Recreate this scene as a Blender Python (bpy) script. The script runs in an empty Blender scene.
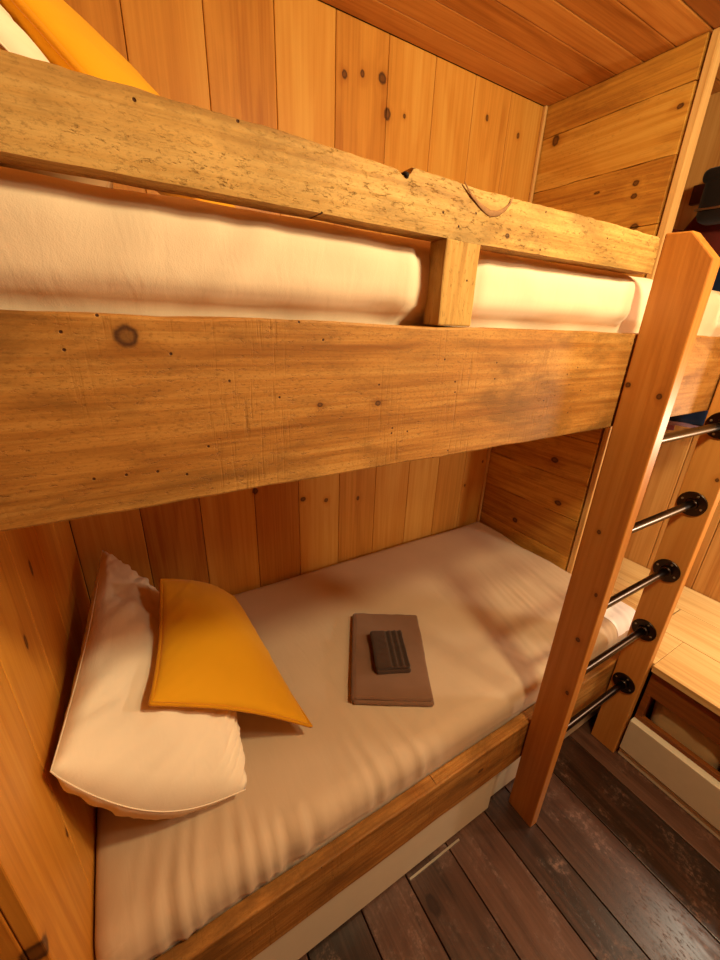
import bpy, bmesh, math, random
from mathutils import Vector, Matrix, noise
random.seed(7)
S = bpy.context.scene
COL = S.collection
PI = math.pi

# ------------------------------------------------------------------ materials
class N:
    """small node-tree helper"""
    def __init__(s, name, rough=.6, spec=.3):
        s.m = bpy.data.materials.new(name); s.m.use_nodes = True
        s.t = s.m.node_tree; s.b = s.t.nodes['Principled BSDF']
        s.b.inputs['Roughness'].default_value = rough
        s.b.inputs['Specular IOR Level'].default_value = spec
    def n(s, kind, **kw):
        x = s.t.nodes.new(kind)
        for k, v in kw.items(): setattr(x, k, v)
        return x
    def put(s, sock, v):
        if isinstance(v, bpy.types.NodeSocket): s.t.links.new(v, sock)
        elif v is not None: sock.default_value = v
    def math(s, op, a, b=None, c=None, clamp=False):
        x = s.n('ShaderNodeMath', operation=op, use_clamp=clamp)
        s.put(x.inputs[0], a); s.put(x.inputs[1], b)
        if c is not None: s.put(x.inputs[2], c)
        return x.outputs[0]
    def vec(s, op, a, b=None):
        x = s.n('ShaderNodeVectorMath', operation=op)
        s.put(x.inputs[0], a)
        if b is not None: s.put(x.inputs[1], b)
        return x.outputs['Value'] if op in ('LENGTH', 'DISTANCE', 'DOT_PRODUCT') else x.outputs[0]
    def noise(s, v, scale=1, detail=4, rough=.55, dist=0):
        x = s.n('ShaderNodeTexNoise')
        s.put(x.inputs['Vector'], v); x.inputs['Scale'].default_value = scale
        x.inputs['Detail'].default_value = detail; x.inputs['Roughness'].default_value = rough
        x.inputs['Distortion'].default_value = dist
        return x.outputs['Fac']
    def mr(s, v, a, b, c=0., d=1.):
        x = s.n('ShaderNodeMapRange'); x.interpolation_type = 'SMOOTHSTEP'
        s.put(x.inputs[0], v)
        for i, q in enumerate((a, b, c, d)): x.inputs[i + 1].default_value = q
        return x.outputs[0]
    def mix(s, f, a, b, mode='MIX'):
        x = s.n('ShaderNodeMix', data_type='RGBA', blend_type=mode)
        s.put(x.inputs[0], f)
        for i, q in ((6, a), (7, b)):
            s.put(x.inputs[i], q if isinstance(q, bpy.types.NodeSocket) else (*q, 1))
        return x.outputs[2]
    def ramp(s, f, stops):
        x = s.n('ShaderNodeValToRGB'); e = x.color_ramp.elements
        while len(e) < len(stops): e.new(.5)
        for i, (p, c) in enumerate(stops): e[i].position = p; e[i].color = (*c, 1)
        s.put(x.inputs[0], f); return x.outputs[0]
    def coord(s): return s.n('ShaderNodeTexCoord').outputs['Object']
    def attr(s, name):
        x = s.n('ShaderNodeAttribute'); x.attribute_name = name; return x.outputs['Fac']
    def bump(s, h, strength=.3, dist=.002, prev=None):
        x = s.n('ShaderNodeBump'); x.inputs['Strength'].default_value = strength
        x.inputs['Distance'].default_value = dist; s.put(x.inputs['Height'], h)
        if prev is not None: s.put(x.inputs['Normal'], prev)
        s.put(s.b.inputs['Normal'], x.outputs[0]); return x.outputs[0]

def lin(r, g, b):
    f = lambda c: (c / 255 / 12.92) if c / 255 <= .04045 else ((c / 255 + .055) / 1.055) ** 2.4
    return (f(r), f(g), f(b))

def wood(name, axis, dark, mid, light, rough=.5, spec=.3, knots=(), rand_knots=0., tone=.35, streak=.5,
         saw=0., holes=0., blotch=0., blotch_col=(.05, .02, .008), knot_col=(.06, .018, .006), bump=.25, gscale=1., sheen_var=0., scuff=None, warm=(1, .97, .74), inner=.78, stain=0.):
    dark, mid, light = [tuple(q * w for q, w in zip(c, warm)) for c in (dark, mid, light)]
    m = N(name, rough, spec)
    co = m.coord(); pk = m.attr('pk')
    off = m.n('ShaderNodeCombineXYZ')
    for i, k in enumerate((37.3, 21.7, 53.1)): m.put(off.inputs[i], m.math('MULTIPLY', pk, k))
    v0 = m.vec('ADD', co, off.outputs[0])
    def sc(across, along):
        t = [across * gscale] * 3; t[axis] = along * gscale; return m.vec('MULTIPLY', v0, tuple(t))
    # knots bend the grain around them
    kd = None
    for (p, ra, rl) in knots:
        t = [1 / ra] * 3; t[axis] = 1 / rl
        d = m.vec('LENGTH', m.vec('MULTIPLY', m.vec('SUBTRACT', co, tuple(p)), tuple(t)))
        kd = d if kd is None else m.math('MINIMUM', kd, d)
    if rand_knots > 0:
        vo = m.n('ShaderNodeTexVoronoi'); vo.feature = 'F1'
        m.put(vo.inputs['Vector'], sc(7., 2.6)); vo.inputs['Scale'].default_value = 1; vo.inputs['Randomness'].default_value = .9
        sp = m.n('ShaderNodeSeparateColor'); m.put(sp.inputs[0], vo.outputs['Color'])
        gone = m.math('GREATER_THAN', sp.outputs[0], rand_knots)
        size = m.math('MULTIPLY_ADD', sp.outputs[1], .1, .06)
        d = m.math('ADD', m.math('DIVIDE', vo.outputs['Distance'], size), m.math('MULTIPLY', gone, 50.))
        kd = d if kd is None else m.math('MINIMUM', kd, d)
    big = m.noise(sc(5., .55), 1, 3, .5, .6)
    if kd is not None:
        halo = m.mr(kd, 1., 4.5, 1., 0.)
        big = m.math('ADD', big, m.math('MULTIPLY', halo, .05))
    rings = m.math('SINE', m.math('MULTIPLY', big, 46.))
    rings = m.mr(rings, -.6, 1., 0., 1.)
    fine = m.noise(sc(95., 2.2), 1, 3, .6)
    g = m.math('ADD', m.math('MULTIPLY', rings, .30 * streak), m.math('MULTIPLY', m.mr(fine, .3, .72), .6 * streak))
    g = m.math('ADD', g, m.math('MULTIPLY', m.math('SUBTRACT', big, .5), .9))
    g = m.math('ADD', g, m.math('MULTIPLY_ADD', pk, tone, .5 - .55 * streak - tone / 2 + .1))
    c = m.ramp(g, ((.05, light), (.5, mid), (.95, dark)))
    h = fine
    if saw > 0:
        t = [13.] * 3; t[axis] = 170.
        sm = m.noise(m.vec('MULTIPLY', v0, tuple(t)), 1, 2, .6)
        t2 = [3.] * 3; t2[axis] = 9.
        sm = m.math('MULTIPLY', m.mr(sm, .5, .8), m.mr(m.noise(m.vec('MULTIPLY', v0, tuple(t2)), 1, 2), .42, .65))
        c = m.mix(m.math('MULTIPLY', sm, saw), c, tuple(q * .45 for q in mid))
        h = m.math('SUBTRACT', h, m.math('MULTIPLY', sm, 2.2 * saw))
    if stain > 0:
        sn = m.mr(m.noise(sc(6.5, 2.2), 1, 7, .66, .5), .44, .70)
        c = m.mix(m.math('MULTIPLY', sn, stain), c, tuple(q * .42 for q in mid))
        fz = m.mr(m.noise(sc(230., 110.), 1, 3, .7), .5, .7)
        c = m.mix(m.math('MULTIPLY', fz, .6), c, tuple(q * .5 for q in mid))
    if blotch > 0:
        bl = m.noise(sc(9., 3.4), 1, 8, .74, .4)
        bl = m.mr(bl, .47, .75)
        c = m.mix(m.math('MULTIPLY', bl, blotch), c, blotch_col)
        pit = m.mr(m.noise(sc(150., 48.), 1, 4, .75), .56, .68)
        pit = m.math('MULTIPLY', pit, m.mr(m.noise(sc(8., 3.), 1, 3), .38, .62))
        c = m.mix(m.math('MULTIPLY', pit, blotch * .75), c, blotch_col)
        h = m.math('SUBTRACT', h, m.math('MULTIPLY', pit, 2.))
    if holes > 0:
        sx = m.n('ShaderNodeSeparateXYZ'); m.put(sx.inputs[0], co); cx = m.n('ShaderNodeCombineXYZ'); m.put(cx.inputs[0], sx.outputs[0]); m.put(cx.inputs[1], sx.outputs[2])
        vo = m.n('ShaderNodeTexVoronoi'); vo.voronoi_dimensions = '2D'; m.put(vo.inputs['Vector'], cx.outputs[0]); vo.inputs['Scale'].default_value = 34
        sp = m.n('ShaderNodeSeparateColor'); m.put(sp.inputs[0], vo.outputs['Color'])
        ho = m.math('MULTIPLY', m.mr(vo.outputs['Distance'], .035, .065, 1., 0.), m.math('LESS_THAN', sp.outputs[0], holes))
        c = m.mix(ho, c, knot_col)
        h = m.math('SUBTRACT', h, m.math('MULTIPLY', ho, 3.))
    if kd is not None:
        wob = m.math('ADD', kd, m.math('MULTIPLY_ADD', m.noise(co, 90, 2), .5, -.25))
        core = m.mr(wob, .75, 1.2, 1., 0.)
        ring = m.math('MULTIPLY', m.mr(wob, .3, .8, inner, 1.), core)
        c = m.mix(m.math('MULTIPLY', m.mr(wob, .9, 2.2, 1., 0.), .35), c, dark)
        c = m.mix(m.math('MULTIPLY', ring, .93), c, knot_col)
    if scuff:
        s1 = m.mr(m.noise(sc(9., 5.), 1, 6, .7, .5), .5, .72)
        s2 = m.mr(m.noise(co, 60, 4, .7), .45, .62)
        c = m.mix(m.math('MULTIPLY', m.math('MULTIPLY', s1, s2), .55), c, scuff)
        d1 = m.mr(m.noise(sc(40., 7.), 1, 4, .7, 1.), .62, .72)
        c = m.mix(m.math('MULTIPLY', d1, .75), c, tuple(q * .25 for q in dark))
        m.put(m.b.inputs['Roughness'], m.math('MULTIPLY_ADD', s1, .22, rough))
    m.put(m.b.inputs['Base Color'], c)
    m.bump(h, bump, .0015)
    return m.m

def cloth(name, col, weave=900, bump=.15, rough=.9, var=.08, wr=0., sheen=.1, ribs=None):
    m = N(name, rough, .15)
    co = m.coord()
    n1 = m.noise(co, 6, 3)
    c = m.mix(m.math('MULTIPLY', n1, 1.), tuple(q * (1 - var) for q in col), tuple(min(1, q * (1 + var)) for q in col))
    m.put(m.b.inputs['Base Color'], c)
    m.b.inputs['Sheen Weight'].default_value = sheen
    h = m.noise(co, weave, 2)
    pn = m.bump(h, bump, .0008)
    if wr > 0:
        w = m.noise(m.vec('MULTIPLY', co, (34., 9., 12.)), 1, 3, .5, .8)
        m.bump(w, wr, .006, pn)
    return m.m

def plain(name, col, rough=.5, metal=0., spec=.4, var=.05, scale=30, coat=0.):
    m = N(name, rough, spec)
    n1 = m.noise(m.coord(), scale, 4)
    m.put(m.b.inputs['Base Color'], m.mix(n1, tuple(q * (1 - var) for q in col), tuple(min(1, q * (1 + var)) for q in col)))
    m.put(m.b.inputs['Roughness'], m.math('MULTIPLY_ADD', n1, .15, rough - .07))
    m.b.inputs['Metallic'].default_value = metal
    m.b.inputs['Coat Weight'].default_value = coat
    return m.m

K = lambda x, y, z, ra=.008, rl=.011: ((x, y, z), ra, rl)
pine_d, pine_m, pine_l = (.40, .125, .014), (.64, .27, .045), (.78, .42, .10)
M = {}
M['back'] = wood('pine_back_wall', 2, pine_d, pine_m, pine_l, .45, .3, tone=.6, streak=.3, warm=(1, 1.05, 1.0), knots=[
    K(1.362, 1.0, 2.351), K(1.295, 1.0, 2.332, .010, .012), K(1.440, 1.0, 2.359, .016, .016), K(1.467, 1.0, 2.27, .014, .018),
    K(1.54, 1.0, 2.281, .006, .007), K(1.942, 1.0, 2.366), K(2.132, 1.0, 2.349), K(.915, 1.0, .938, .012, .014), K(1.123, 1.0, .86, .013, .011),
    K(1.235, 1.0, .833, .010, .010), K(1.404, 1.0, .809), K(2.233, 1.0, .874, .006, .008), K(2.115, 1.0, .747, .006, .008),
    K(.62, 1.0, .98, .012, .016)])
M['head'] = wood('pine_head_wall', 2, pine_d, pine_m, pine_l, .45, .3, tone=.3, streak=.35, knots=[
    K(.295, .445, 1.101, .008, .02), K(.295, .284, 1.044, .007, .016), K(.295, .159, .699, .006, .012), K(.285, -.035, .763, .02, .022)])
M['wall'] = wood('pine_room_wall', 2, (.36, .135, .035), (.55, .27, .095), (.67, .38, .16), .5, .3, tone=.3, rand_knots=.12)
M['ceil'] = wood('pine_ceiling', 0, (.25, .075, .012), (.44, .17, .038), (.58, .27, .075), .5, .3, tone=.5, rand_knots=.10)
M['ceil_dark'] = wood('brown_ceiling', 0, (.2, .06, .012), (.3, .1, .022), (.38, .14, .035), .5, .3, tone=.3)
M['foot'] = wood('reclaimed_foot_wall', 1, (.33, .12, .022), (.60, .30, .06), (.76, .46, .13), .55, .25, tone=.5, rand_knots=.12, blotch=.5,
                 blotch_col=(.16, .05, .012), knots=[K(2.276, .448, 2.302), K(2.276, .533, 2.106, .010, .012), K(2.276, .529, 2.065, .009, .012), K(2.276, .68, 2.105, .005, .012),
                 K(2.276, .5, 1.961, .012, .016), K(2.276, .6, 1.002, .014, .02), K(2.276, .534, .798, .013, .018), K(2.276, .75, .604, .014, .016), K(2.276, .92, 2.34, .02, .016)])
M['rail'] = wood('reclaimed_side_rail', 0, (.27, .10, .02), (.47, .225, .068), (.60, .34, .13), .6, .25, knots=[
    K(.523, 0, 1.568, .011, .011), K(.826, 0, 1.482, .004, .005), K(.734, 0, 1.486, .003, .004),
    K(1.275, 0, .322, .007, .012)], tone=.2, warm=(.97, .86, .58), streak=.75, saw=.5, holes=.12, blotch=.6, inner=.6, stain=1., blotch_col=(.16, .06, .014), bump=.4, gscale=1.5)
M['guard'] = wood('reclaimed_guard_rail', 0, (.36, .17, .05), (.58, .33, .12), (.72, .46, .21), .65, .2, knots=[
    K(1.04, 0, 1.716, .0035, .0045)], tone=.15, saw=.05, holes=.06, blotch=.6, streak=.55, stain=.8, blotch_col=(.17, .075, .02), bump=.6, gscale=1.7)
M['string'] = wood('pine_ladder_board', 2, (.36, .11, .02), (.56, .215, .05), (.70, .33, .10), .42, .35, knots=[
    K(1.477, -.014, 1.482, .006, .006), K(1.477, -.08, 1.467, .006, .006), K(1.477, -.042, 1.126, .005, .006), K(1.477, -.078, .96, .004, .006), K(1.477, -.068, .804, .006, .007),
    K(1.477, -.082, .619, .005, .007), K(1.995, -.084, 1.191, .005, .006)], tone=.7, streak=.35)
M['trim'] = wood('pale_pine_trim', 2, (.5, .25, .09), (.70, .42, .19), (.82, .56, .3), .45, .3, tone=.2, streak=.5)
M['floor'] = wood('worn_floor_boards', 1, (.022, .009, .005), (.085, .036, .022), (.155, .072, .047), .32, .5, tone=.85, rand_knots=.08, streak=.45, warm=(1, 1, 1),
                  knot_col=(.02, .006, .003), blotch=.55, blotch_col=(.03, .010, .006), bump=.16, scuff=(.36, .19, .135), knots=[K(1.06, -.08, 0, .016, .028)])
M['bench'] = wood('pale_bench_boards', 1, (.50, .27, .11), (.72, .48, .25), (.82, .62, .37), .4, .35, tone=.2, rand_knots=.05)
M['apron'] = wood('brown_bench_front', 1, (.15, .042, .01), (.27, .085, .02), (.36, .13, .035), .5, .3, tone=.2)
M['ply'] = wood('platform_boards', 1, pine_d, pine_m, pine_l, .6, .2, tone=.3)
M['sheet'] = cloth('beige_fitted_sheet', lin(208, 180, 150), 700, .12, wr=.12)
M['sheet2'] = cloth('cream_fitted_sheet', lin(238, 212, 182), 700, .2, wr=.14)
M['white'] = cloth('white_pillowcase', lin(246, 226, 200), 800, .12, wr=.12)
M['mustard'] = cloth('mustard_cushion_cover', lin(226, 160, 26), 900, .2, var=.05)
M['piping'] = cloth('mustard_piping', lin(212, 142, 20), 900, .2)
M['towel'] = cloth('taupe_terry', lin(130, 94, 72), 420, .8, var=.12, sheen=.3)
M['wash'] = cloth('dark_brown_terry', lin(70, 49, 38), 420, .8, var=.12, sheen=.2)
M['drawer'] = plain('off_white_laminate', lin(222, 206, 180), .45)
M['pipe'] = plain('black_iron_pipe', (.05, .036, .03), .3, 1., .5)
M['screw'] = plain('steel_screw', (.55, .5, .42), .3, 1.)
M['strip'] = plain('worn_metal_strip', (.45, .38, .30), .35, .9)
M['blanket'] = cloth('cream_blanket', lin(190, 158, 112), 300, .4, wr=.3)
M['olive'] = cloth('olive_blanket', lin(120, 96, 58), 300, .4, wr=.3)
M['black'] = cloth('black_nylon', lin(26, 18, 15), 600, .2, .55, wr=.3)
M['navy'] = cloth('navy_nylon', lin(14, 32, 62), 600, .2, .6, wr=.3)
M['lilac'] = cloth('lilac_trim', lin(150, 120, 135), 600, .2)
M['maroon'] = cloth('maroon_wool', lin(86, 26, 16), 600, .2, wr=.3)
M['hookwood'] = plain('dark_red_stain', (.055, .012, .006), .4)
M['core'] = plain('dark_gap', (.05, .018, .006), .8)

# ------------------------------------------------------------------ mesh helpers
def link(name, bm, mat, parent=None, smooth=False, bevel=0, angle=40):
    me = bpy.data.meshes.new(name); bm.normal_update(); bm.to_mesh(me); bm.free()
    for mm in (mat if isinstance(mat, (list, tuple)) else [mat]): me.materials.append(mm)
    o = bpy.data.objects.new(name, me); COL.objects.link(o)
    if parent:
        o.parent = parent
        if parent.type == 'EMPTY': o.location = -parent.location
    if bevel:
        b = o.modifiers.new('edge', 'BEVEL'); b.width = bevel; b.segments = 2; b.limit_method = 'ANGLE'; b.angle_limit = math.radians(50)
    if smooth:
        for p in me.polygons: p.use_smooth = True
    return o
def thing(name, loc, label, cat, group=None):
    e = bpy.data.objects.new(name, None); COL.objects.link(e); e.location = loc; e.empty_display_size = .05
    return tag(e, label, cat, group)
def tag(o, label, cat, group=None):
    o['label'] = label; o['category'] = cat
    if group: o['group'] = group
    return o
def structure(o, label=None):
    o['kind'] = 'structure'
    if label: o['label'] = label
    return o
def pklayer(bm):
    return bm.faces.layers.float.get('pk') or bm.faces.layers.float.new('pk')
def box(bm, x0, x1, y0, y1, z0, z1, pk=None, mi=0, skip_bevel=True, ch=0):
    L = pklayer(bm); pk = random.random() if pk is None else pk
    vs = [bm.verts.new((x, y, z)) for x in (x0, x1) for y in (y0, y1) for z in (z0, z1)]
    fs = []
    for q in ((0, 1, 3, 2), (4, 6, 7, 5), (0, 4, 5, 1), (2, 3, 7, 6), (0, 2, 6, 4), (1, 5, 7, 3)):
        f = bm.faces.new([vs[i] for i in q]); f[L] = pk; f.material_index = mi; fs.append(f)
    return vs
def sub_box(bm, x0, x1, y0, y1, z0, z1, axis, n, pk=None, jit=.0, seed=0):
    """long board cut into n slices along its length so that it can be slightly crooked"""
    L = pklayer(bm); pk = random.random() if pk is None else pk
    rings = []
    lo = [x0, y0, z0]; hi = [x1, y1, z1]; o = [a for a in range(3) if a != axis]
    for i in range(n + 1):
        t = lo[axis] + (hi[axis] - lo[axis]) * i / n; ring = []
        for (a, b) in ((0, 0), (1, 0), (1, 1), (0, 1)):
            p = [0, 0, 0]; p[axis] = t
            p[o[0]] = (lo, hi)[a][o[0]]; p[o[1]] = (lo, hi)[b][o[1]]
            q = Vector((t * 4 + seed, a * 9.1, b * 5.7 + seed))
            p[o[0]] += jit * .4 * noise.noise(q); p[o[1]] += jit * noise.noise(q + Vector((t * 9, 7, 3)))
            ring.append(bm.verts.new(p))
        rings.append(ring)
    for a, b in zip(rings, rings[1:]):
        for k in range(4): bm.faces.new((a[k], a[(k + 1) % 4], b[(k + 1) % 4], b[k]))[L] = pk
    bm.faces.new(rings[0][::-1])[L] = pk; bm.faces.new(rings[-1])[L] = pk
    bmesh.ops.recalc_face_normals(bm, faces=bm.faces)
def planks(name, mat, edges, axis_w, w, axis_l, l0, l1, axis_t, t0, t1, gap=.0018, core=None, sets=None, pks=None):
    """a run of boards as one surface; edges = board boundaries along axis_w"""
    bm = bmesh.new()
    for (ed, a, b) in (sets or [(edges, l0, l1)]):
        for i, (e0, e1) in enumerate(zip(ed, ed[1:])):
            lo = [0] * 3; hi = [0] * 3
            lo[axis_w], hi[axis_w] = e0 + gap / 2, e1 - gap / 2
            lo[axis_l], hi[axis_l] = a, b
            lo[axis_t], hi[axis_t] = t0, t1
            box(bm, lo[0], hi[0], lo[1], hi[1], lo[2], hi[2], pk=None if pks is None else pks[i % len(pks)])
    o = link(name, bm, mat, bevel=.0022)
    return o
def tube(bm, pts, r, seg=12, cap=True, mi=0):
    rings = []; n = len(pts); rr = r if isinstance(r, (list, tuple)) else [r] * n
    up = None
    for i, p in enumerate(pts):
        p = Vector(p); d = (Vector(pts[min(i + 1, n - 1)]) - Vector(pts[max(i - 1, 0)])).normalized()
        if up is None:
            up = Vector((0, 0, 1)) if abs(d.z) < .9 else Vector((1, 0, 0))
        a = d.cross(up).normalized(); b = a.cross(d).normalized(); up = b
        rings.append([bm.verts.new(p + rr[i] * (math.cos(2 * PI * k / seg) * a + math.sin(2 * PI * k / seg) * b)) for k in range(seg)])
    for a, b in zip(rings, rings[1:]):
        for k in range(seg):
            f = bm.faces.new((a[k], a[(k + 1) % seg], b[(k + 1) % seg], b[k])); f.material_index = mi; f.smooth = True
    if cap:
        for q in (rings[0], rings[-1]):
            f = bm.faces.new(q); f.material_index = mi
    bmesh.ops.recalc_face_normals(bm, faces=bm.faces)
def soft_box(x0, x1, y0, y1, z0, z1, r, step, disp=None, rz=None):
    """rounded box on a fine grid; disp(p, n) -> offset vector"""
    rz = rz or r
    def ax(a, b, q):
        n = max(2, int((b - a - 2 * q) / step))
        return [a, a + q * .18, a + q * .45, a + q * .75] + [a + q + (b - a - 2 * q) * i / n for i in range(n + 1)] + [b - q * .75, b - q * .45, b - q * .18, b]
    X, Y, Z = ax(x0, x1, r), ax(y0, y1, r), ax(z0, z1, rz)
    bm = bmesh.new(); cache = {}
    inn = ((x0 + r, x1 - r), (y0 + r, y1 - r), (z0 + rz, z1 - rz))
    def V(p):
        k = tuple(round(c, 6) for c in p)
        if k not in cache:
            q = Vector([min(max(p[i], inn[i][0]), inn[i][1]) for i in range(3)])
            d = Vector(p) - q
            d = Vector((d.x / r, d.y / r, d.z / rz))
            m = max(abs(c) for c in d) or 1
            n = d.normalized() if d.length > 0 else Vector((0, 0, 1))
            p2 = q + Vector((n.x * r, n.y * r, n.z * rz)) * min(1, m)
            if disp: p2 = p2 + disp(p2, n)
            cache[k] = bm.verts.new(p2)
        return cache[k]
    def sheet(A, B, f):
        for a0, a1 in zip(A, A[1:]):
            for b0, b1 in zip(B, B[1:]):
                bm.faces.new([V(f(a, b)) for a, b in ((a0, b0), (a1, b0), (a1, b1), (a0, b1))])
    for z in (z0, z1): sheet(X, Y, lambda a, b: (a, b, z))
    for y in (y0, y1): sheet(X, Z, lambda a, b: (a, y, b))
    for x in (x0, x1): sheet(Y, Z, lambda a, b: (x, a, b))
    bmesh.ops.recalc_face_normals(bm, faces=bm.faces)
    return bm
def nz(x, y, z=0.): return noise.noise(Vector((x, y, z)))
def ss(a, b, x):
    t = min(1, max(0, (x - a) / (b - a))); return t * t * (3 - 2 * t)

# ------------------------------------------------------------------ the setting
bm = bmesh.new()
fe = [-1.0, -.8, -.62, -.4, -.22, -.02, .16, .33, .52, .70, .87, 1.03, 1.195, 1.378, 1.506, 1.714, 1.91, 2.1, 2.28, 2.5, 2.71]
for i, (a, b) in enumerate(zip(fe, fe[1:])): box(bm, a + .0018, b - .0018, -2.1, 1.05, -.03, 0, pk=[.3, .75, .5, .85, .35, .6][i % 6] + .1 * random.random())
structure(link('floor', bm, M['floor'], bevel=.002))
bm = bmesh.new(); box(bm, -1.05, 2.75, -2.15, 1.1, -.08, -.031)
structure(link('floor_slab', bm, M['core']))
lo_e = [.295, .5, .7, .91, 1.103, 1.302, 1.501, 1.702, 1.9, 2.095, 2.28, 2.48, 2.70]
up_e = [.295, .465, .663, .863, 1.063, 1.263, 1.463, 1.665, 1.861, 2.062, 2.28, 2.48, 2.70]
structure(planks('wall_back', M['back'], None, 0, 0, 2, 0, 0, 1, 1.0, 1.02, sets=[(lo_e, 0, 1.499), (up_e, 1.501, 2.477)], pks=[.4, .75, .5, .62, .3, .7, .35, .15, .55, .2, .5]))
bm = bmesh.new(); box(bm, -1.05, 2.78, 1.021, 1.06, 0, 2.5)
structure(link('wall_back_core', bm, M['core']))
# head partition
bm = bmesh.new()
he = [-.033, .165, .36, .56, .76, .998]
for a, b in zip(he, he[1:]): box(bm, .275, .295, a + .0009, b - .0009, 0, 2.476)
box(bm, .215, .274, -.033, .998, 0, 2.476)
structure(link('wall_head', bm, M['head'], bevel=.0022))
# foot partition of reclaimed horizontal boards
bm = bmesh.new()
zz = [0, .17, .36, .55, .745, .93, 1.13, 1.33, 1.55, 1.76, 1.96, 2.165, 2.36, 2.476]
for i, (a, b) in enumerate(zip(zz, zz[1:])): sub_box(bm, 2.276 + random.uniform(-.002, .002), 2.296, .42, .998, a + .001, b - .001, 1, 14, pk=[.2, .8, .45, .9, .5, .7, .6, .4, .5, .35, .6, .3, .75][i], jit=.004, seed=i * 3.3)
structure(link('wall_foot', bm, M['foot'], bevel=.002))
bm = bmesh.new(); box(bm, 2.297, 2.325, .415, .998, 0, 2.476)
structure(link('wall_foot_backing', bm, M['wall']))
bm = bmesh.new(); box(bm, 2.277, 2.327, .387, .411, 0, 2.476, pk=.3)
structure(link('trim_1', bm, M['trim'], bevel=.003))
bm = bmesh.new(); box(bm, 2.258, 2.272, .984, .9985, .3, 2.476, pk=.2)
structure(link('trim_2', bm, M['trim'], bevel=.003))
# right wall
re_ = [.042 + .198 * k for k in range(-11, 5)] + [1.0]
bm = bmesh.new()
for i, (a, b) in enumerate(zip(re_, re_[1:])): box(bm, 2.705, 2.725, a + .001, b - .001, 0, 2.477, pk=[.35, .55, .3, .7][i % 4])
structure(link('wall_right', bm, M['wall'], bevel=.003))
bm = bmesh.new(); box(bm, 2.726, 2.76, -2.15, 1.05, 0, 2.5)
structure(link('wall_right_core', bm, M['core']))
# ceiling
bm = bmesh.new()
ce = [.413, .513, .612, .708, .806, .903, 1.0]
for i, (a, b) in enumerate(zip(ce, ce[1:])): box(bm, -1.0, 2.73, a + .0012, b - .0012, 2.477, 2.495, pk=[.25, .8, .35, .7, .2, .15][i])
structure(link('ceiling', bm, M['ceil'], bevel=.003))
bm = bmesh.new()
for i in range(12): box(bm, -1.0, 2.73, .411 - .21 * (i + 1), .411 - .21 * i - .002, 2.477, 2.495)
structure(link('ceiling_room', bm, M['ceil_dark'], bevel=.003))
bm = bmesh.new(); box(bm, -1.05, 2.76, -2.15, 1.1, 2.496, 2.53)
structure(link('ceiling_slab', bm, M['core']))
# the rest of the room, behind the camera
structure(planks('wall_front', M['ceil_dark'], [-1.0 + .185 * k for k in range(21)], 0, 0, 2, 0, 2.477, 1, -2.1, -2.08, gap=.002))
structure(planks('wall_left', M['ceil_dark'], [-2.1 + .2 * k for k in range(17)], 1, 0, 2, 0, 2.477, 0, -1.02, -1.0, gap=.002))

# ------------------------------------------------------------------ bunk bed
bed = thing('bunk_bed', (.3, .0, 0), 'built-in bunk bed with reclaimed plank side rails and guard rail', 'bunk bed')
bm = bmesh.new(); sub_box(bm, .296, 2.274, 0, .038, 1.382, 1.588, 0, 60, pk=.45, jit=.0035, seed=2.)
r1 = link('side_rail', bm, M['rail'], bed, bevel=.003); r1['label'] = 'wide worn plank rail of the upper bunk'
bm = bmesh.new(); sub_box(bm, .296, 2.274, 0, .036, .226, .402, 0, 60, pk=.7, jit=.003, seed=8.)
r2 = link('side_rail', bm, M['rail'], bed, bevel=.004); r2['label'] = 'plank rail along the lower bunk'
# guard rail with a live upper edge
def lerp_tab(t, tab):
    for (a, va), (b, vb) in zip(tab, tab[1:]):
        if t <= b: return va + (vb - va) * (t - a) / (b - a)
    return tab[-1][1]
top_tab = [(.296, 1.771), (.44, 1.7715), (.60, 1.768), (.70, 1.768), (.835, 1.7635), (.846, 1.758), (.856, 1.759), (.862, 1.769), (.93, 1.7665), (1.0, 1.765), (1.1, 1.766), (1.2, 1.768), (1.3, 1.768), (1.475, 1.7675)]
bot_tab = [(.296, 1.7045), (.44, 1.7035), (.70, 1.702), (.95, 1.699), (1.15, 1.700), (1.475, 1.7025)]
bm = bmesh.new(); L = pklayer(bm); rings = []
xs = sorted(set([.296 + (1.474 - .296) * i / 150 for i in range(151)] + [.846, .852, .858, .864]))
for x in xs:
    w = .0018 * nz(x * 22, 3.1) + .0012 * nz(x * 60, 8.2)
    zt = lerp_tab(x, top_tab) + w; zb = lerp_tab(x, bot_tab) + .0007 * nz(x * 18, 5.)
    f = .0012 * nz(x * 16, 1.)
    rings.append([bm.verts.new(p) for p in ((x, f, zb), (x, -.001 + f, zb + (zt - zb) * .5), (x, .002 + f, zt - .002), (x, .006, zt), (x, .031, zt + .5 * w), (x, .034, zb + (zt - zb) * .5), (x, .034, zb))])
for a, b in zip(rings, rings[1:]):
    for k in range(7): bm.faces.new((a[k], a[(k + 1) % 7], b[(k + 1) % 7], b[k]))[L] = .4
bm.faces.new(rings[0])[L] = .4; bm.faces.new(rings[-1][::-1])[L] = .4
bmesh.ops.recalc_face_normals(bm, faces=bm.faces)
gr = link('guard_rail', bm, M['guard'], bed)
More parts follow.
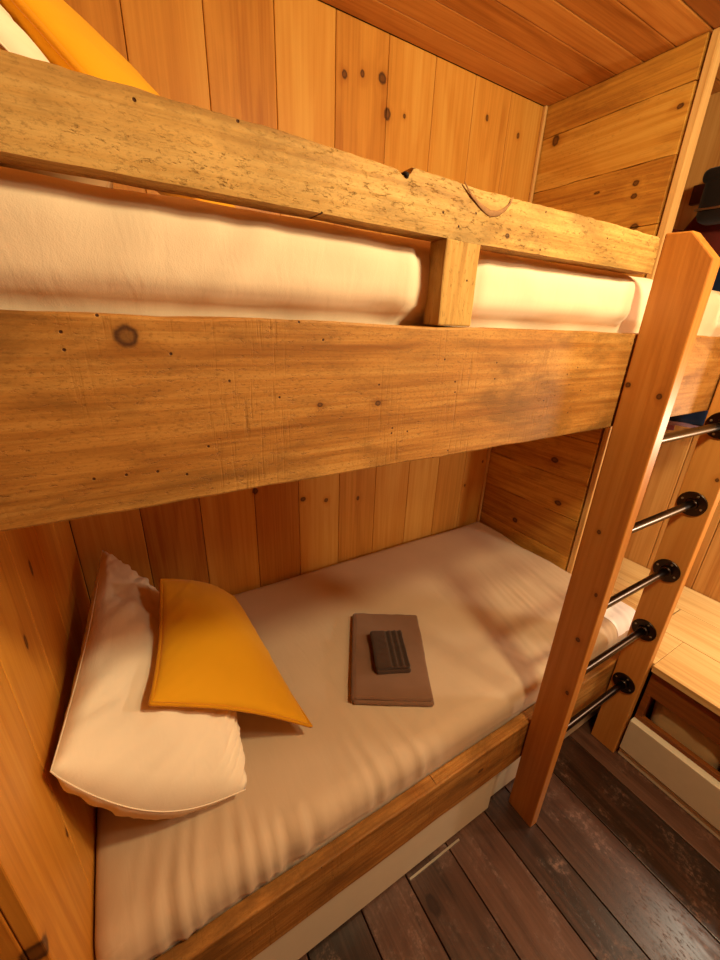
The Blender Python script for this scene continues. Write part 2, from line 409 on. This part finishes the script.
# curved bark-edged knot and the small dark hole set in the guard rail's face
bm = bmesh.new()
pts = [(.944, 0, 1.7655), (.959, 0, 1.7535), (.975, 0, 1.7455), (.988, 0, 1.7405), (.999, 0, 1.7380), (1.014, 0, 1.7405), (1.027, 0, 1.7475), (1.036, 0, 1.756), (1.040, 0, 1.7645)]
tube(bm, pts, [.0010, .0018, .0028, .0038, .0042, .0036, .0024, .0016, .0007], 8)
for v in bm.verts: v.co.y = -.0009 + v.co.y * .22 + .0010 * nz(v.co.x * 16, 1.)
kn = link('bark_ring', bm, plain('bark_brown', (.30, .135, .045), .8, var=.5, scale=160), gr, smooth=True); 
bm = bmesh.new(); bmesh.ops.create_uvsphere(bm, u_segments=12, v_segments=8, radius=1)
for v in bm.verts: v.co = Vector((.8515 + v.co.x * .0046, .006 + v.co.y * .0075, 1.7575 + v.co.z * .0045))
link('knot_hole', bm, plain('hole_black', (.012, .005, .002), .9), gr, smooth=True)
bm = bmesh.new(); sub_box(bm, .924, .990, .0, .036, 1.589, 1.7005, 2, 8, pk=.35, jit=.002, seed=5.)
link('guard_block', bm, wood('reclaimed_block', 2, (.33, .15, .04), (.54, .30, .10), (.68, .42, .18), .65, .2, tone=.2, saw=.1, holes=.1, blotch=.4, blotch_col=(.17, .075, .02),
     knots=[K(.93, .018, 1.645, .005, .007)], bump=.5, gscale=1.5), bed, bevel=.0025)
bm = bmesh.new()
for k in range(10): box(bm, .297 + .1978 * k, .297 + .1978 * (k + 1) - .004, .039, .996, 1.40, 1.432)
link('platform', bm, M['ply'], bed)
bm = bmesh.new()
for k in range(10): box(bm, .297 + .1978 * k, .297 + .1978 * (k + 1) - .004, .037, .996, .232, .248)
link('platform', bm, M['ply'], bed)

# ------------------------------------------------------------------ mattresses
def lower_disp(p, n):
    x, y, z = p; d = 0
    # gathers along the front edge
    f = ss(.50, .08, y) if n.y > -.6 else 1.
    f = f * 0 + ss(.30 + .34 * nz(x * 5.5, 9.3), .05, y) if n.y > -.6 else 1.
    a = (.0125 * ss(1.35, .60, x) + .0022) * (.35 + 1.6 * max(0, .3 + nz(x * 7, 2.2, y)))
    fan = x + (x - .72) * .35 * (y - .05) * 1.2 + .02 * nz(y * 4, x * 3)
    wv = .35 - 1.3 * abs(nz(fan * 17, y * 1.1, 3.)) + .5 * nz(fan * 40, y * 2.0, 9.)
    d += a * f * wv
    # diagonal pulls near the foot corner
    g = ss(1.45, 1.75, x) * ss(.75, .30, y)
    s = (x - 1.5) * .96 - .26 * y
    d += .0042 * g * (nz(s * 42, y * 3.2, 4.) + .6 * nz(s * 62, y * 5., 1.))
    # head end small tuck, soft overall sag
    d += .006 * nz(x * 2.2, y * 2.6, 1.7) + .002 * nz(x * 6, y * 6, 5.)
    tx, ty = x - 1.166, y - .358
    if math.hypot(tx, ty) < .32 and n.z > .5: d = min(d, .006 * ss(.22, .32, math.hypot(tx, ty)))
    off = n * d
    if n.z > .2:
        off.z += .012 * ss(2.05, 2.26, x) * ss(.6, .95, y)
        off.z -= .012 * ss(.5, .3, x)
    if n.x > .3: off.x += .010 * nz(y * 7, z * 5, 2.) + .006 * nz(y * 19, z * 9, 4.)
    if n.y < -.3: off.y = min(off.y, .004) if z > .41 else max(off.y, .003)
    if n.y > .3: off.y = min(off.y, .0)
    if x < .36: off.x = max(off.x, 0) * 0 + (.2968 + .063 * ((x - .300) / .060) ** 2.0 - x if x < .345 else 0) * 1.0
    return off
mb = soft_box(.300, 2.262, .038, .992, .2505, .507, .055, .0085, lower_disp)
wb = mb.copy(); kill = []  # white patch over the foot corner, paints the lamplight falling there
mb.normal_update(); wb.normal_update()
for f in wb.faces:
    c = f.calc_center_median()
    ok = (c.x > 2.055 + .02 * nz(c.y * 9, 2.) and c.y < .235 and c.z > .47 and f.normal.z > .12)
    if not ok: kill.append(f)
bmesh.ops.delete(wb, geom=kill, context='FACES')
nn = {v: v.normal.copy() for v in wb.verts}
for v in wb.verts: v.co += nn[v] * .002
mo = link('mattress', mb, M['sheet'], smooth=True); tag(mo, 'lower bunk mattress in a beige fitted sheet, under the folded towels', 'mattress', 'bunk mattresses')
wo = link('lit_corner_patch', wb, cloth('lit_corner_white', lin(252, 248, 244), 800, .1, var=.02), mo, smooth=True); wo['label'] = 'lamplit corner at the foot, painted as a white patch'
def upper_disp(p, n):
    x, y, z = p; d = .006 * nz(x * 3, z * 3, y) + .004 * nz(x * 9 + z * 5, z * 7, 2.)
    if n.y < -.3:
        d += .004 * nz(x * 17 + 2 * nz(z * 8, x * 3), z * 5, 6.)
        d -= .005 * ss(1.615, 1.592, z) * (.3 + nz(x * 5, 3.)) - .004 * nz(x * 11 + z * 30, z * 40 - x * 4, 2.) * ss(1.66, 1.60, z)
    off = n * d
    if n.y < -.3:
        bz = ss(1.589, 1.625, z) * ss(1.712, 1.688, z) * max(ss(.921, .885, x), ss(.993, 1.03, x), .62) * ss(1.50, 1.46, x)
        off.y = max(off.y, -.006) - .026 * bz
    if n.y > .3: off.y = min(off.y, 0)
    if n.x < -.3: off.x = max(off.x, 0)
    return off
mb = soft_box(.300, 2.262, .047, .990, 1.434, 1.712, .048, .012, upper_disp)
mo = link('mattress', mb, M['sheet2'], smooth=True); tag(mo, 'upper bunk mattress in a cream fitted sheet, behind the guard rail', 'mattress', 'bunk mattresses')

# ------------------------------------------------------------------ pillows
def pillow(name, c, T, mat, bow=.05, wr=.004, seed=0., n=44, power=.5, sag=None, up=None, fat=0.):
    """c = four corners (00, 10, 11, 01); T = full thickness"""
    c = [Vector(q) for q in c]; bm = bmesh.new()
    nrm = (c[1] - c[0]).cross(c[3] - c[0]).normalized()
    if up is not None and nrm.dot(Vector(up)) < 0: nrm = -nrm
    ctr = sum(c, Vector()) / 4
    def at(u, v, side):
        # pinch the edges inward between the corners
        uu = u + bow * (1 - 2 * u) * math.sin(PI * v) ; vv = v + bow * (1 - 2 * v) * math.sin(PI * u)
        p = c[0] * (1 - uu) * (1 - vv) + c[1] * uu * (1 - vv) + c[2] * uu * vv + c[3] * (1 - uu) * vv
        b = max(0, math.sin(PI * u) * math.sin(PI * v)) ** power * (1 + fat * (1 - v) ** 2)
        edge = min(u, 1 - u, v, 1 - v)
        w = wr * (nz(u * 7 + seed, v * 3, side) + .7 * nz(u * 3, v * 11 + seed, side * 2.) + .5 * nz((u + v) * 9, (u - v) * 5 + seed, side)) * ss(0, .1, edge)
        w -= wr * 1.1 * abs(nz(u * 8 + v * 4 + seed, v * 7 - u * 3, 3.3 * side)) * ss(0, .12, edge)
        cr = wr * 1.3 * ss(.35, .03, edge) * nz((u - v) * 22 + seed, (u + v) * 2, side) * ss(0, .03, edge)
        p = p + nrm * side * (T / 2 * b + w + cr)
        if sag: p = p + sag(u, v)
        return p
    top = {}; bot = {}
    for i in range(n + 1):
        for j in range(n + 1):
            u = .5 - .5 * math.cos(PI * i / n) if False else i / n; v = j / n
            u = u + .35 * (math.sin(2 * PI * u) / -(2 * PI)); v = v + .35 * (math.sin(2 * PI * v) / -(2 * PI))
            top[i, j] = bm.verts.new(at(u, v, 1))
            bot[i, j] = top[i, j] if i in (0, n) or j in (0, n) else bm.verts.new(at(u, v, -1))
    for i in range(n):
        for j in range(n):
            bm.faces.new((top[i, j], top[i + 1, j], top[i + 1, j + 1], top[i, j + 1]))
            q = [bot[i, j], bot[i, j + 1], bot[i + 1, j + 1], bot[i + 1, j]]
            if len(set(q)) == 4 and not bm.faces.get(q): bm.faces.new(q)
    bmesh.ops.recalc_face_normals(bm, faces=bm.faces)
    rim = [(i, 0) for i in range(n)] + [(n, j) for j in range(n)] + [(i, n) for i in range(n, 0, -1)] + [(0, j) for j in range(n, 0, -1)]
    path = [top[k].co.copy() for k in rim]
    o = link(name, bm, mat, smooth=True)
    return o, path
def rim_tube(name, path, r, mat, parent):
    bm = bmesh.new(); tube(bm, path + [path[0], path[1]], r, 6, cap=False)
    return link(name, bm, mat, parent, smooth=True)

WP = [(.312, .135, .890), (.612, .155, .560), (.575, .800, .575), (.372, .935, .850)]
o, path = pillow('pillow', WP, .15, M['white'], .03, .011, fat=.55, seed=1.3, up=(1, 0, 1), power=.34, sag=lambda u, v: Vector((.05 * math.sin(PI * u) * math.sin(PI * v) * (1 - v) ** 2 * 3, -.015 * math.sin(PI * u) * (1 - v) ** 2, -.108 * math.sin(PI * u ** .8) * (1 - v) ** 2.5)))
tag(o, 'white pillow leaning on the head wall of the lower bunk, behind the mustard cushion', 'pillow', 'white pillows'); rim_tube('seam', path, .0013, M['white'], o)
CU = [(.459, .240, .840), (.812, .226, .556), (.752, .790, .615), (.522, .623, .880)]
o, path = pillow('cushion', CU, .10, M['mustard'], .03, .002, 4.1, up=(0, 0, 1), power=.5, sag=lambda u, v: Vector((.25, 0, .9)) * .035 * math.sin(PI * u) * (.15 + .85 * ss(0, .35, v)))
tag(o, 'mustard yellow cushion resting on the white pillow of the lower bunk', 'cushion', 'mustard cushions'); rim_tube('piping', path, .0045, M['piping'], o)
UP = [(.315, .085, 1.96), (.54, .075, 1.735), (.55, .74, 1.735), (.325, .78, 1.97)]
o, path = pillow('pillow', UP, .13, M['white'], .03, .004, 7.7, up=(1, 0, 1), power=.42)
tag(o, 'white pillow at the head of the upper bunk, above the guard rail', 'pillow', 'white pillows'); rim_tube('seam', path, .0013, M['white'], o)
UC = [(.405, .17, 1.95), (.612, .165, 1.745), (.85, .60, 1.745), (.60, .62, 1.97)]
o, path = pillow('cushion', UC, .11, M['mustard'], .03, .002, 2.1, up=(1, 0, 1), power=.5)
tag(o, 'mustard yellow cushion on the upper bunk, behind the guard rail', 'cushion', 'mustard cushions'); rim_tube('piping', path, .0045, M['piping'], o)

# ------------------------------------------------------------------ folded towel and washcloth
def place(o, origin, ang, z):
    o.location = (origin[0], origin[1], z); o.rotation_euler = (0, 0, ang)
def terry(p, n): return n * (.0022 * nz(p.x * 16, p.y * 16, p.z * 30) + .0008 * nz(p.x * 60, p.y * 60, p.z * 60))
TA = math.radians(-30.5)
b1 = soft_box(-.124, .124, -.190, .190, .0, .017, .0084, .010, terry, .0084)
b2 = soft_box(-.122, .121, -.185, .189, .0145, .031, .0080, .010, lambda p, n: terry(p, n) * 1.2, .0080)
me = bpy.data.meshes.new('t'); b2.to_mesh(me); b2.free(); b1.from_mesh(me)
# the fold that wraps the two layers on the left long side
for k in range(1):
    pts = [(-.1165, -.184 + .372 * i / 30, .0155 + .0006 * nz(i * .4, 2.)) for i in range(31)]
    tube(b1, pts, [.0142 + .0006 * nz(i * .5, 1.) for i in range(31)], 14)
tw = link('bath_towel', b1, M['towel'], smooth=True); place(tw, (1.166, .358), TA, .5085)
tag(tw, 'taupe bath towel folded flat in the middle of the lower bunk', 'towel')
def ribs(p, n):
    d = terry(p, n)
    if p.x > -.012:
        d = d + Vector((0, 0, 1)) * .0042 * max(0, n.z) * (math.cos((p.x + .012) * 2 * PI / .0215) - 1) * ss(-.012, .0, p.x)
    return d
b1 = soft_box(-.055, .058, -.083, .083, .0, .015, .0070, .0035, terry, .0070)
b2 = soft_box(-.057, .056, -.080, .083, .0125, .032, .0085, .0032, ribs, .0085)
me = bpy.data.meshes.new('t2'); b2.to_mesh(me); b2.free(); b1.from_mesh(me)
wc = link('washcloth', b1, M['wash'], smooth=True); place(wc, (1.155, .345), math.radians(-25), .5405)
tag(wc, 'small dark brown ribbed washcloth folded on top of the taupe towel', 'washcloth')

# ------------------------------------------------------------------ ladder
lad = thing('bunk_ladder', (1.74, -.05, 0), 'bunk ladder with two pine boards and black pipe rungs', 'ladder')
def stringer(x0, x1, pk):
    bm = bmesh.new(); L = pklayer(bm)
    prof = [(-.0045, 0), (-.0045, 1.773), (-.050, 1.771), (-.098, 1.721), (-.098, 0)]
    a = [bm.verts.new((x0, y, z)) for y, z in prof]; b = [bm.verts.new((x1, y, z)) for y, z in prof]
    for k in range(5): bm.faces.new((a[k], a[(k + 1) % 5], b[(k + 1) % 5], b[k]))
    bm.faces.new(a); bm.faces.new(b[::-1])
    bmesh.ops.recalc_face_normals(bm, faces=bm.faces)
    for f in bm.faces: f[L] = pk
    return link('stringer', bm, M['string'], lad, bevel=.003)
stringer(1.477, 1.513, .55); stringer(1.995, 2.033, .05)
def lathe_x(bm, x, sgn, prof, y, z, seg=28, mi=0):
    rings = [[bm.verts.new((x + sgn * d, y + r * math.cos(2 * PI * k / seg), z + r * math.sin(2 * PI * k / seg))) for k in range(seg)] for d, r in prof]
    for a, b in zip(rings, rings[1:]):
        for k in range(seg):
            f = bm.faces.new((a[k], a[(k + 1) % seg], b[(k + 1) % seg], b[k])); f.smooth = False; f.material_index = mi
    for q in (rings[0], rings[-1]): bm.faces.new(q).material_index = mi
for z in (1.349, 1.099, .851, .598, .339):
    bm = bmesh.new(); tube(bm, [(1.514 + (1.994 - 1.514) * i / 6, -.0485, z) for i in range(7)], .0115, 20)
    ru = link('rung', bm, M['pipe'], lad)
    for x, s in ((1.9945, -1), (1.5135, 1)):
        bm = bmesh.new()
        lathe_x(bm, x, s, [(0, .0395), (.004, .0395), (.0055, .038), (.006, .0185), (.014, .0175), (.0165, .0160), (.017, .0112)], -.0485, z)
        for k in range(4):
            a = PI / 4 * 0 + PI / 2 * k + .35
            lathe_x(bm, x + s * .0055, s, [(0, .0038), (.0012, .0034), (.0018, .0016)], -.0485 +   .029 * math.cos(a), z +   .029 * math.sin(a), 10, 1)
        bmesh.ops.recalc_face_normals(bm, faces=bm.faces)
        link('flange', bm, [M['pipe'], M['screw']], ru)

# ------------------------------------------------------------------ under the lower bunk
def drawer(x0, x1, y0, label):
    t = thing('underbed_drawer', (x0, y0, 0), label, 'drawer', 'white drawers under the lower bunk')
    bm = bmesh.new(); box(bm, x0, x1, y0, y0 + .016, .010, .219); link('drawer_front', bm, M['drawer'], t, bevel=.002)
    bm = bmesh.new()
    box(bm, x0 + .01, x0 + .022, y0 + .017, .80, .018, .19); box(bm, x1 - .022, x1 - .01, y0 + .017, .80, .018, .19)
    box(bm, x0 + .023, x1 - .023, y0 + .017, .80, .018, .028); box(bm, x0 + .023, x1 - .023, .788, .80, .029, .19)
    link('drawer_box', bm, M['drawer'], t)
drawer(.31, 1.392, .014, 'long off-white drawer under the lower bunk, pulled level with the rail')
drawer(1.412, 2.20, .034, 'off-white drawer pushed back under the lower bunk behind the ladder')
bm = bmesh.new(); box(bm, 1.035, 1.24, -.004, .002, .0005, .004)
o = link('floor_strip', bm, M['strip']); tag(o, 'thin worn metal strip on the floor along the lower bunk', 'trim strip')

# ------------------------------------------------------------------ bench on the right
be = thing('storage_bench', (2.03, -.1, 0), 'storage bench with pale board top along the right wall', 'bench')
bm = bmesh.new()
box(bm, 2.020, 2.258, -.52, -.104, .437, .465, pk=.25); box(bm, 2.020, 2.258, -2.06, -.523, .437, .465, pk=.5)
box(bm, 2.2605, 2.48, -2.06, -.0055, .437, .465, pk=.35)
box(bm, 2.330, 2.48, -.0015, .99, .437, .465, pk=.4)
box(bm, 2.283, 2.328, -.0015, .383, .437, .465, pk=.4)
box(bm, 2.4825, 2.70, -2.06, .99, .437, .465, pk=.15)
box(bm, 2.036, 2.258, -.103, -.0025, .437, .465, pk=.3)
link('bench_top', bm, M['bench'], be, bevel=.0015)
bm = bmesh.new()
box(bm, 2.035, 2.055, -2.05, -.106, .325, .4365, pk=.5); box(bm, 2.035, 2.055, -.128, -.106, .214, .3245, pk=.5)
box(bm, 2.035, 2.055, -2.05, -.106, 0, .2135, pk=.5); box(bm, 2.056, 2.30, -.124, -.106, .0, .4365, pk=.6)
link('bench_front', bm, M['apron'], be, bevel=.0015)
bm = bmesh.new(); box(bm, 2.056, 2.70, -2.05, -.13, .10, .11); link('bench_floor', bm, M['ply'], be)
bm = bmesh.new(); box(bm, 2.014, 2.034, -2.05, -.106, .0, .03); link('plinth', bm, M['drawer'], be, bevel=.002)
dr = thing('bench_drawer', (2.01, -.1, 0), 'off-white drawer at floor level in the front of the bench', 'drawer')
bm = bmesh.new(); box(bm, 2.004, 2.0345, -1.6, -.106, .042, .196); link('drawer_front', bm, M['drawer'], dr, bevel=.003)
def lump(a, s=9.): return lambda p, n: n * a * (nz(p.x * s, p.y * s, p.z * s) + .5 * nz(p.x * 2.3 * s, p.y * 2.3 * s, p.z * 2 * s))
bm = soft_box(2.060, 2.45, -.36, -.136, .112, .335, .05, .014, lump(.012)); o = link('folded_blanket', bm, M['blanket'], smooth=True)
tag(o, 'cream blanket folded in the slot of the bench, beside the ladder', 'blanket', 'bedding in the bench')
bm = soft_box(2.060, 2.45, -.80, -.385, .112, .310, .05, .016, lump(.012)); o = link('folded_blanket', bm, M['olive'], smooth=True)
tag(o, 'olive blanket folded in the slot of the bench, beside the cream one', 'blanket', 'bedding in the bench')

# ------------------------------------------------------------------ coats on the right wall
hr = thing('hook_rail', (2.70, .4, 2.13), 'dark red coat hook rail on the right wall, beyond the foot of the bunk', 'coat rack')
bm = bmesh.new(); box(bm, 2.683, 2.7045, .22, .525, 2.095, 2.165); link('rail_board', bm, M['hookwood'], hr, bevel=.004)
for y in (.29, .44):
    bm = bmesh.new(); tube(bm, [(2.684, y, 2.14), (2.665, y, 2.125), (2.645, y, 2.115), (2.632, y, 2.12), (2.628, y, 2.135)], .005, 10); link('hook', bm, M['pipe'], hr, smooth=True)
def garment(bm, cx, cy, z1, z0, hw1, hw0, hd1, hd0, seed, mi=0):
    """a hung coat body: lofted ovals that widen to the hem, with folds"""
    rings = []; seg = 40; nn = 24
    for i in range(nn + 1):
        t = i / nn; z = z1 + (z0 - z1) * t
        s = ss(0, .16, t); hw = hw1 * .35 + (hw1 * .65) * s + (hw0 - hw1) * t; hd = hd1 * .5 + hd1 * .5 * s + (hd0 - hd1) * t
        rings.append([bm.verts.new((cx + hd * math.sin(a) * (1 + .10 * t * math.sin(a * 7 + seed)), cy + hw * math.cos(a) * (1 + .05 * t * math.sin(a * 5 + seed)) + .012 * nz(t * 4, a, seed), z + .006 * nz(a * 2, t * 5, seed)))
                      for a in [2 * PI * k / seg for k in range(seg)]])
    for a, b in zip(rings, rings[1:]):
        for k in range(seg): bm.faces.new((a[k], a[(k + 1) % seg], b[(k + 1) % seg], b[k])).material_index = mi
    bm.faces.new(rings[0]).material_index = mi; bm.faces.new(rings[-1]).material_index = mi
    bmesh.ops.recalc_face_normals(bm, faces=bm.faces)
t = thing('maroon_coat', (2.62, .40, 1.18), 'maroon coat hanging closest to the right wall', 'coat', 'coats on the hook rail')
bm = bmesh.new(); garment(bm, 2.645, .42, 2.08, 1.185, .10, .115, .03, .032, .4); link('body', bm, M['maroon'], t, smooth=True)
bm = bmesh.new(); tube(bm, [(2.64, .53, 2.0), (2.635, .555, 1.85), (2.635, .55, 1.6), (2.63, .548, 1.42)], [.035, .038, .034, .028], 14); link('sleeve', bm, M['maroon'], t, smooth=True)
bm = bmesh.new(); tube(bm, [(2.645, .42, 2.06), (2.64, .436, 2.10), (2.634, .44, 2.128), (2.63, .443, 2.118)], .006, 8); link('hanging_loop', bm, M['maroon'], t, smooth=True)
t = thing('navy_jacket', (2.55, .29, 1.24), 'navy jacket with a lilac hem hanging from the hook rail', 'jacket', 'coats on the hook rail')
bm = bmesh.new(); garment(bm, 2.575, .285, 1.88, 1.245, .10, .125, .026, .033, 1.9); link('body', bm, M['navy'], t, smooth=True)
bm = bmesh.new(); garment(bm, 2.575, .285, 1.2435, 1.228, .126 / .35 * .35, .126, .034, .034, 1.9); link('hem_band', bm, M['lilac'], t, smooth=True)
bm = bmesh.new(); tube(bm, [(2.57, .18, 1.80), (2.565, .155, 1.65), (2.565, .15, 1.48), (2.56, .155, 1.36)], [.03, .036, .033, .026], 14); link('sleeve', bm, M['navy'], t, smooth=True)
bm = bmesh.new(); tube(bm, [(2.590, .285, 1.872), (2.618, .288, 1.96), (2.626, .29, 2.05), (2.630, .29, 2.118)], .006, 8); link('hanging_loop', bm, M['navy'], t, smooth=True)
t = thing('black_bag', (2.58, .40, 1.96), 'black zipped bag hanging from the hook rail, above the navy jacket', 'bag')
bm = soft_box(2.50, 2.60, .235, .415, 1.985, 2.15, .03, .014, lump(.006)); link('body', bm, M['black'], t, smooth=True)
bm = soft_box(2.492, 2.606, .227, .423, 2.115, 2.165, .022, .012, lump(.003)); link('flap', bm, M['black'], t, smooth=True)
bm = bmesh.new(); tube(bm, [(2.55, .40, 2.16), (2.60, .42, 2.17), (2.632, .437, 2.128)], .006, 8); link('strap', bm, M['black'], t, smooth=True)
bm = bmesh.new(); tube(bm, [(2.494, .24, 2.03), (2.492, .32, 2.028), (2.494, .41, 2.03)], .004, 8); link('zip', bm, M['screw'], t, smooth=True)

# ------------------------------------------------------------------ lights: the room's warm lamps and an added fill
def lamp(name, loc, power, col, r, kind='POINT'):
    d = bpy.data.lights.new(name, kind); d.energy = power; d.color = col
    d.shadow_soft_size = r
    o = bpy.data.objects.new(name, d); o.location = loc; COL.objects.link(o); return o
lamp('ceiling_lamp', (1.32, -.60, 2.16), 54, (1, .85, .47), .07)
lamp('wall_lamp', (2.54, -.56, 1.22), 22, (1, .91, .70), .06)
lamp('upper_right_fill', (1.95, -1.25, 2.28), 28, (1, .86, .52), .10)  # added fill that brightens the right wall and end trim up high
w = bpy.data.worlds.new('World'); S.world = w; w.use_nodes = True
w.node_tree.nodes['Background'].inputs[0].default_value = (1, .7, .4, 1); w.node_tree.nodes['Background'].inputs[1].default_value = .05

# ------------------------------------------------------------------ camera
yaw, pitch, roll = [math.radians(a) for a in (31.45160639, -21.67805134, 2.18247751)]
F = Vector((math.sin(yaw) * math.cos(pitch), math.cos(yaw) * math.cos(pitch), math.sin(pitch)))
R0 = Vector((math.cos(yaw), -math.sin(yaw), 0)); U0 = R0.cross(F)
R = R0 * math.cos(roll) + U0 * math.sin(roll); U = R.cross(F)
cd = bpy.data.cameras.new('camera'); cam = bpy.data.objects.new('camera', cd); COL.objects.link(cam)
cam.matrix_world = Matrix(((R.x, U.x, -F.x, .51003673), (R.y, U.y, -F.y, -.47482602), (R.z, U.z, -F.z, 1.58845962), (0, 0, 0, 1)))
cd.sensor_fit = 'VERTICAL'; cd.sensor_height = 36; cd.lens = 394.9255 / 960 * 36; cd.clip_start = .02
S.camera = cam
vs = S.view_settings
vs.view_transform = 'Standard'; vs.look = 'None'; vs.gamma = 1; vs.use_curve_mapping = False; vs.exposure = 0.0
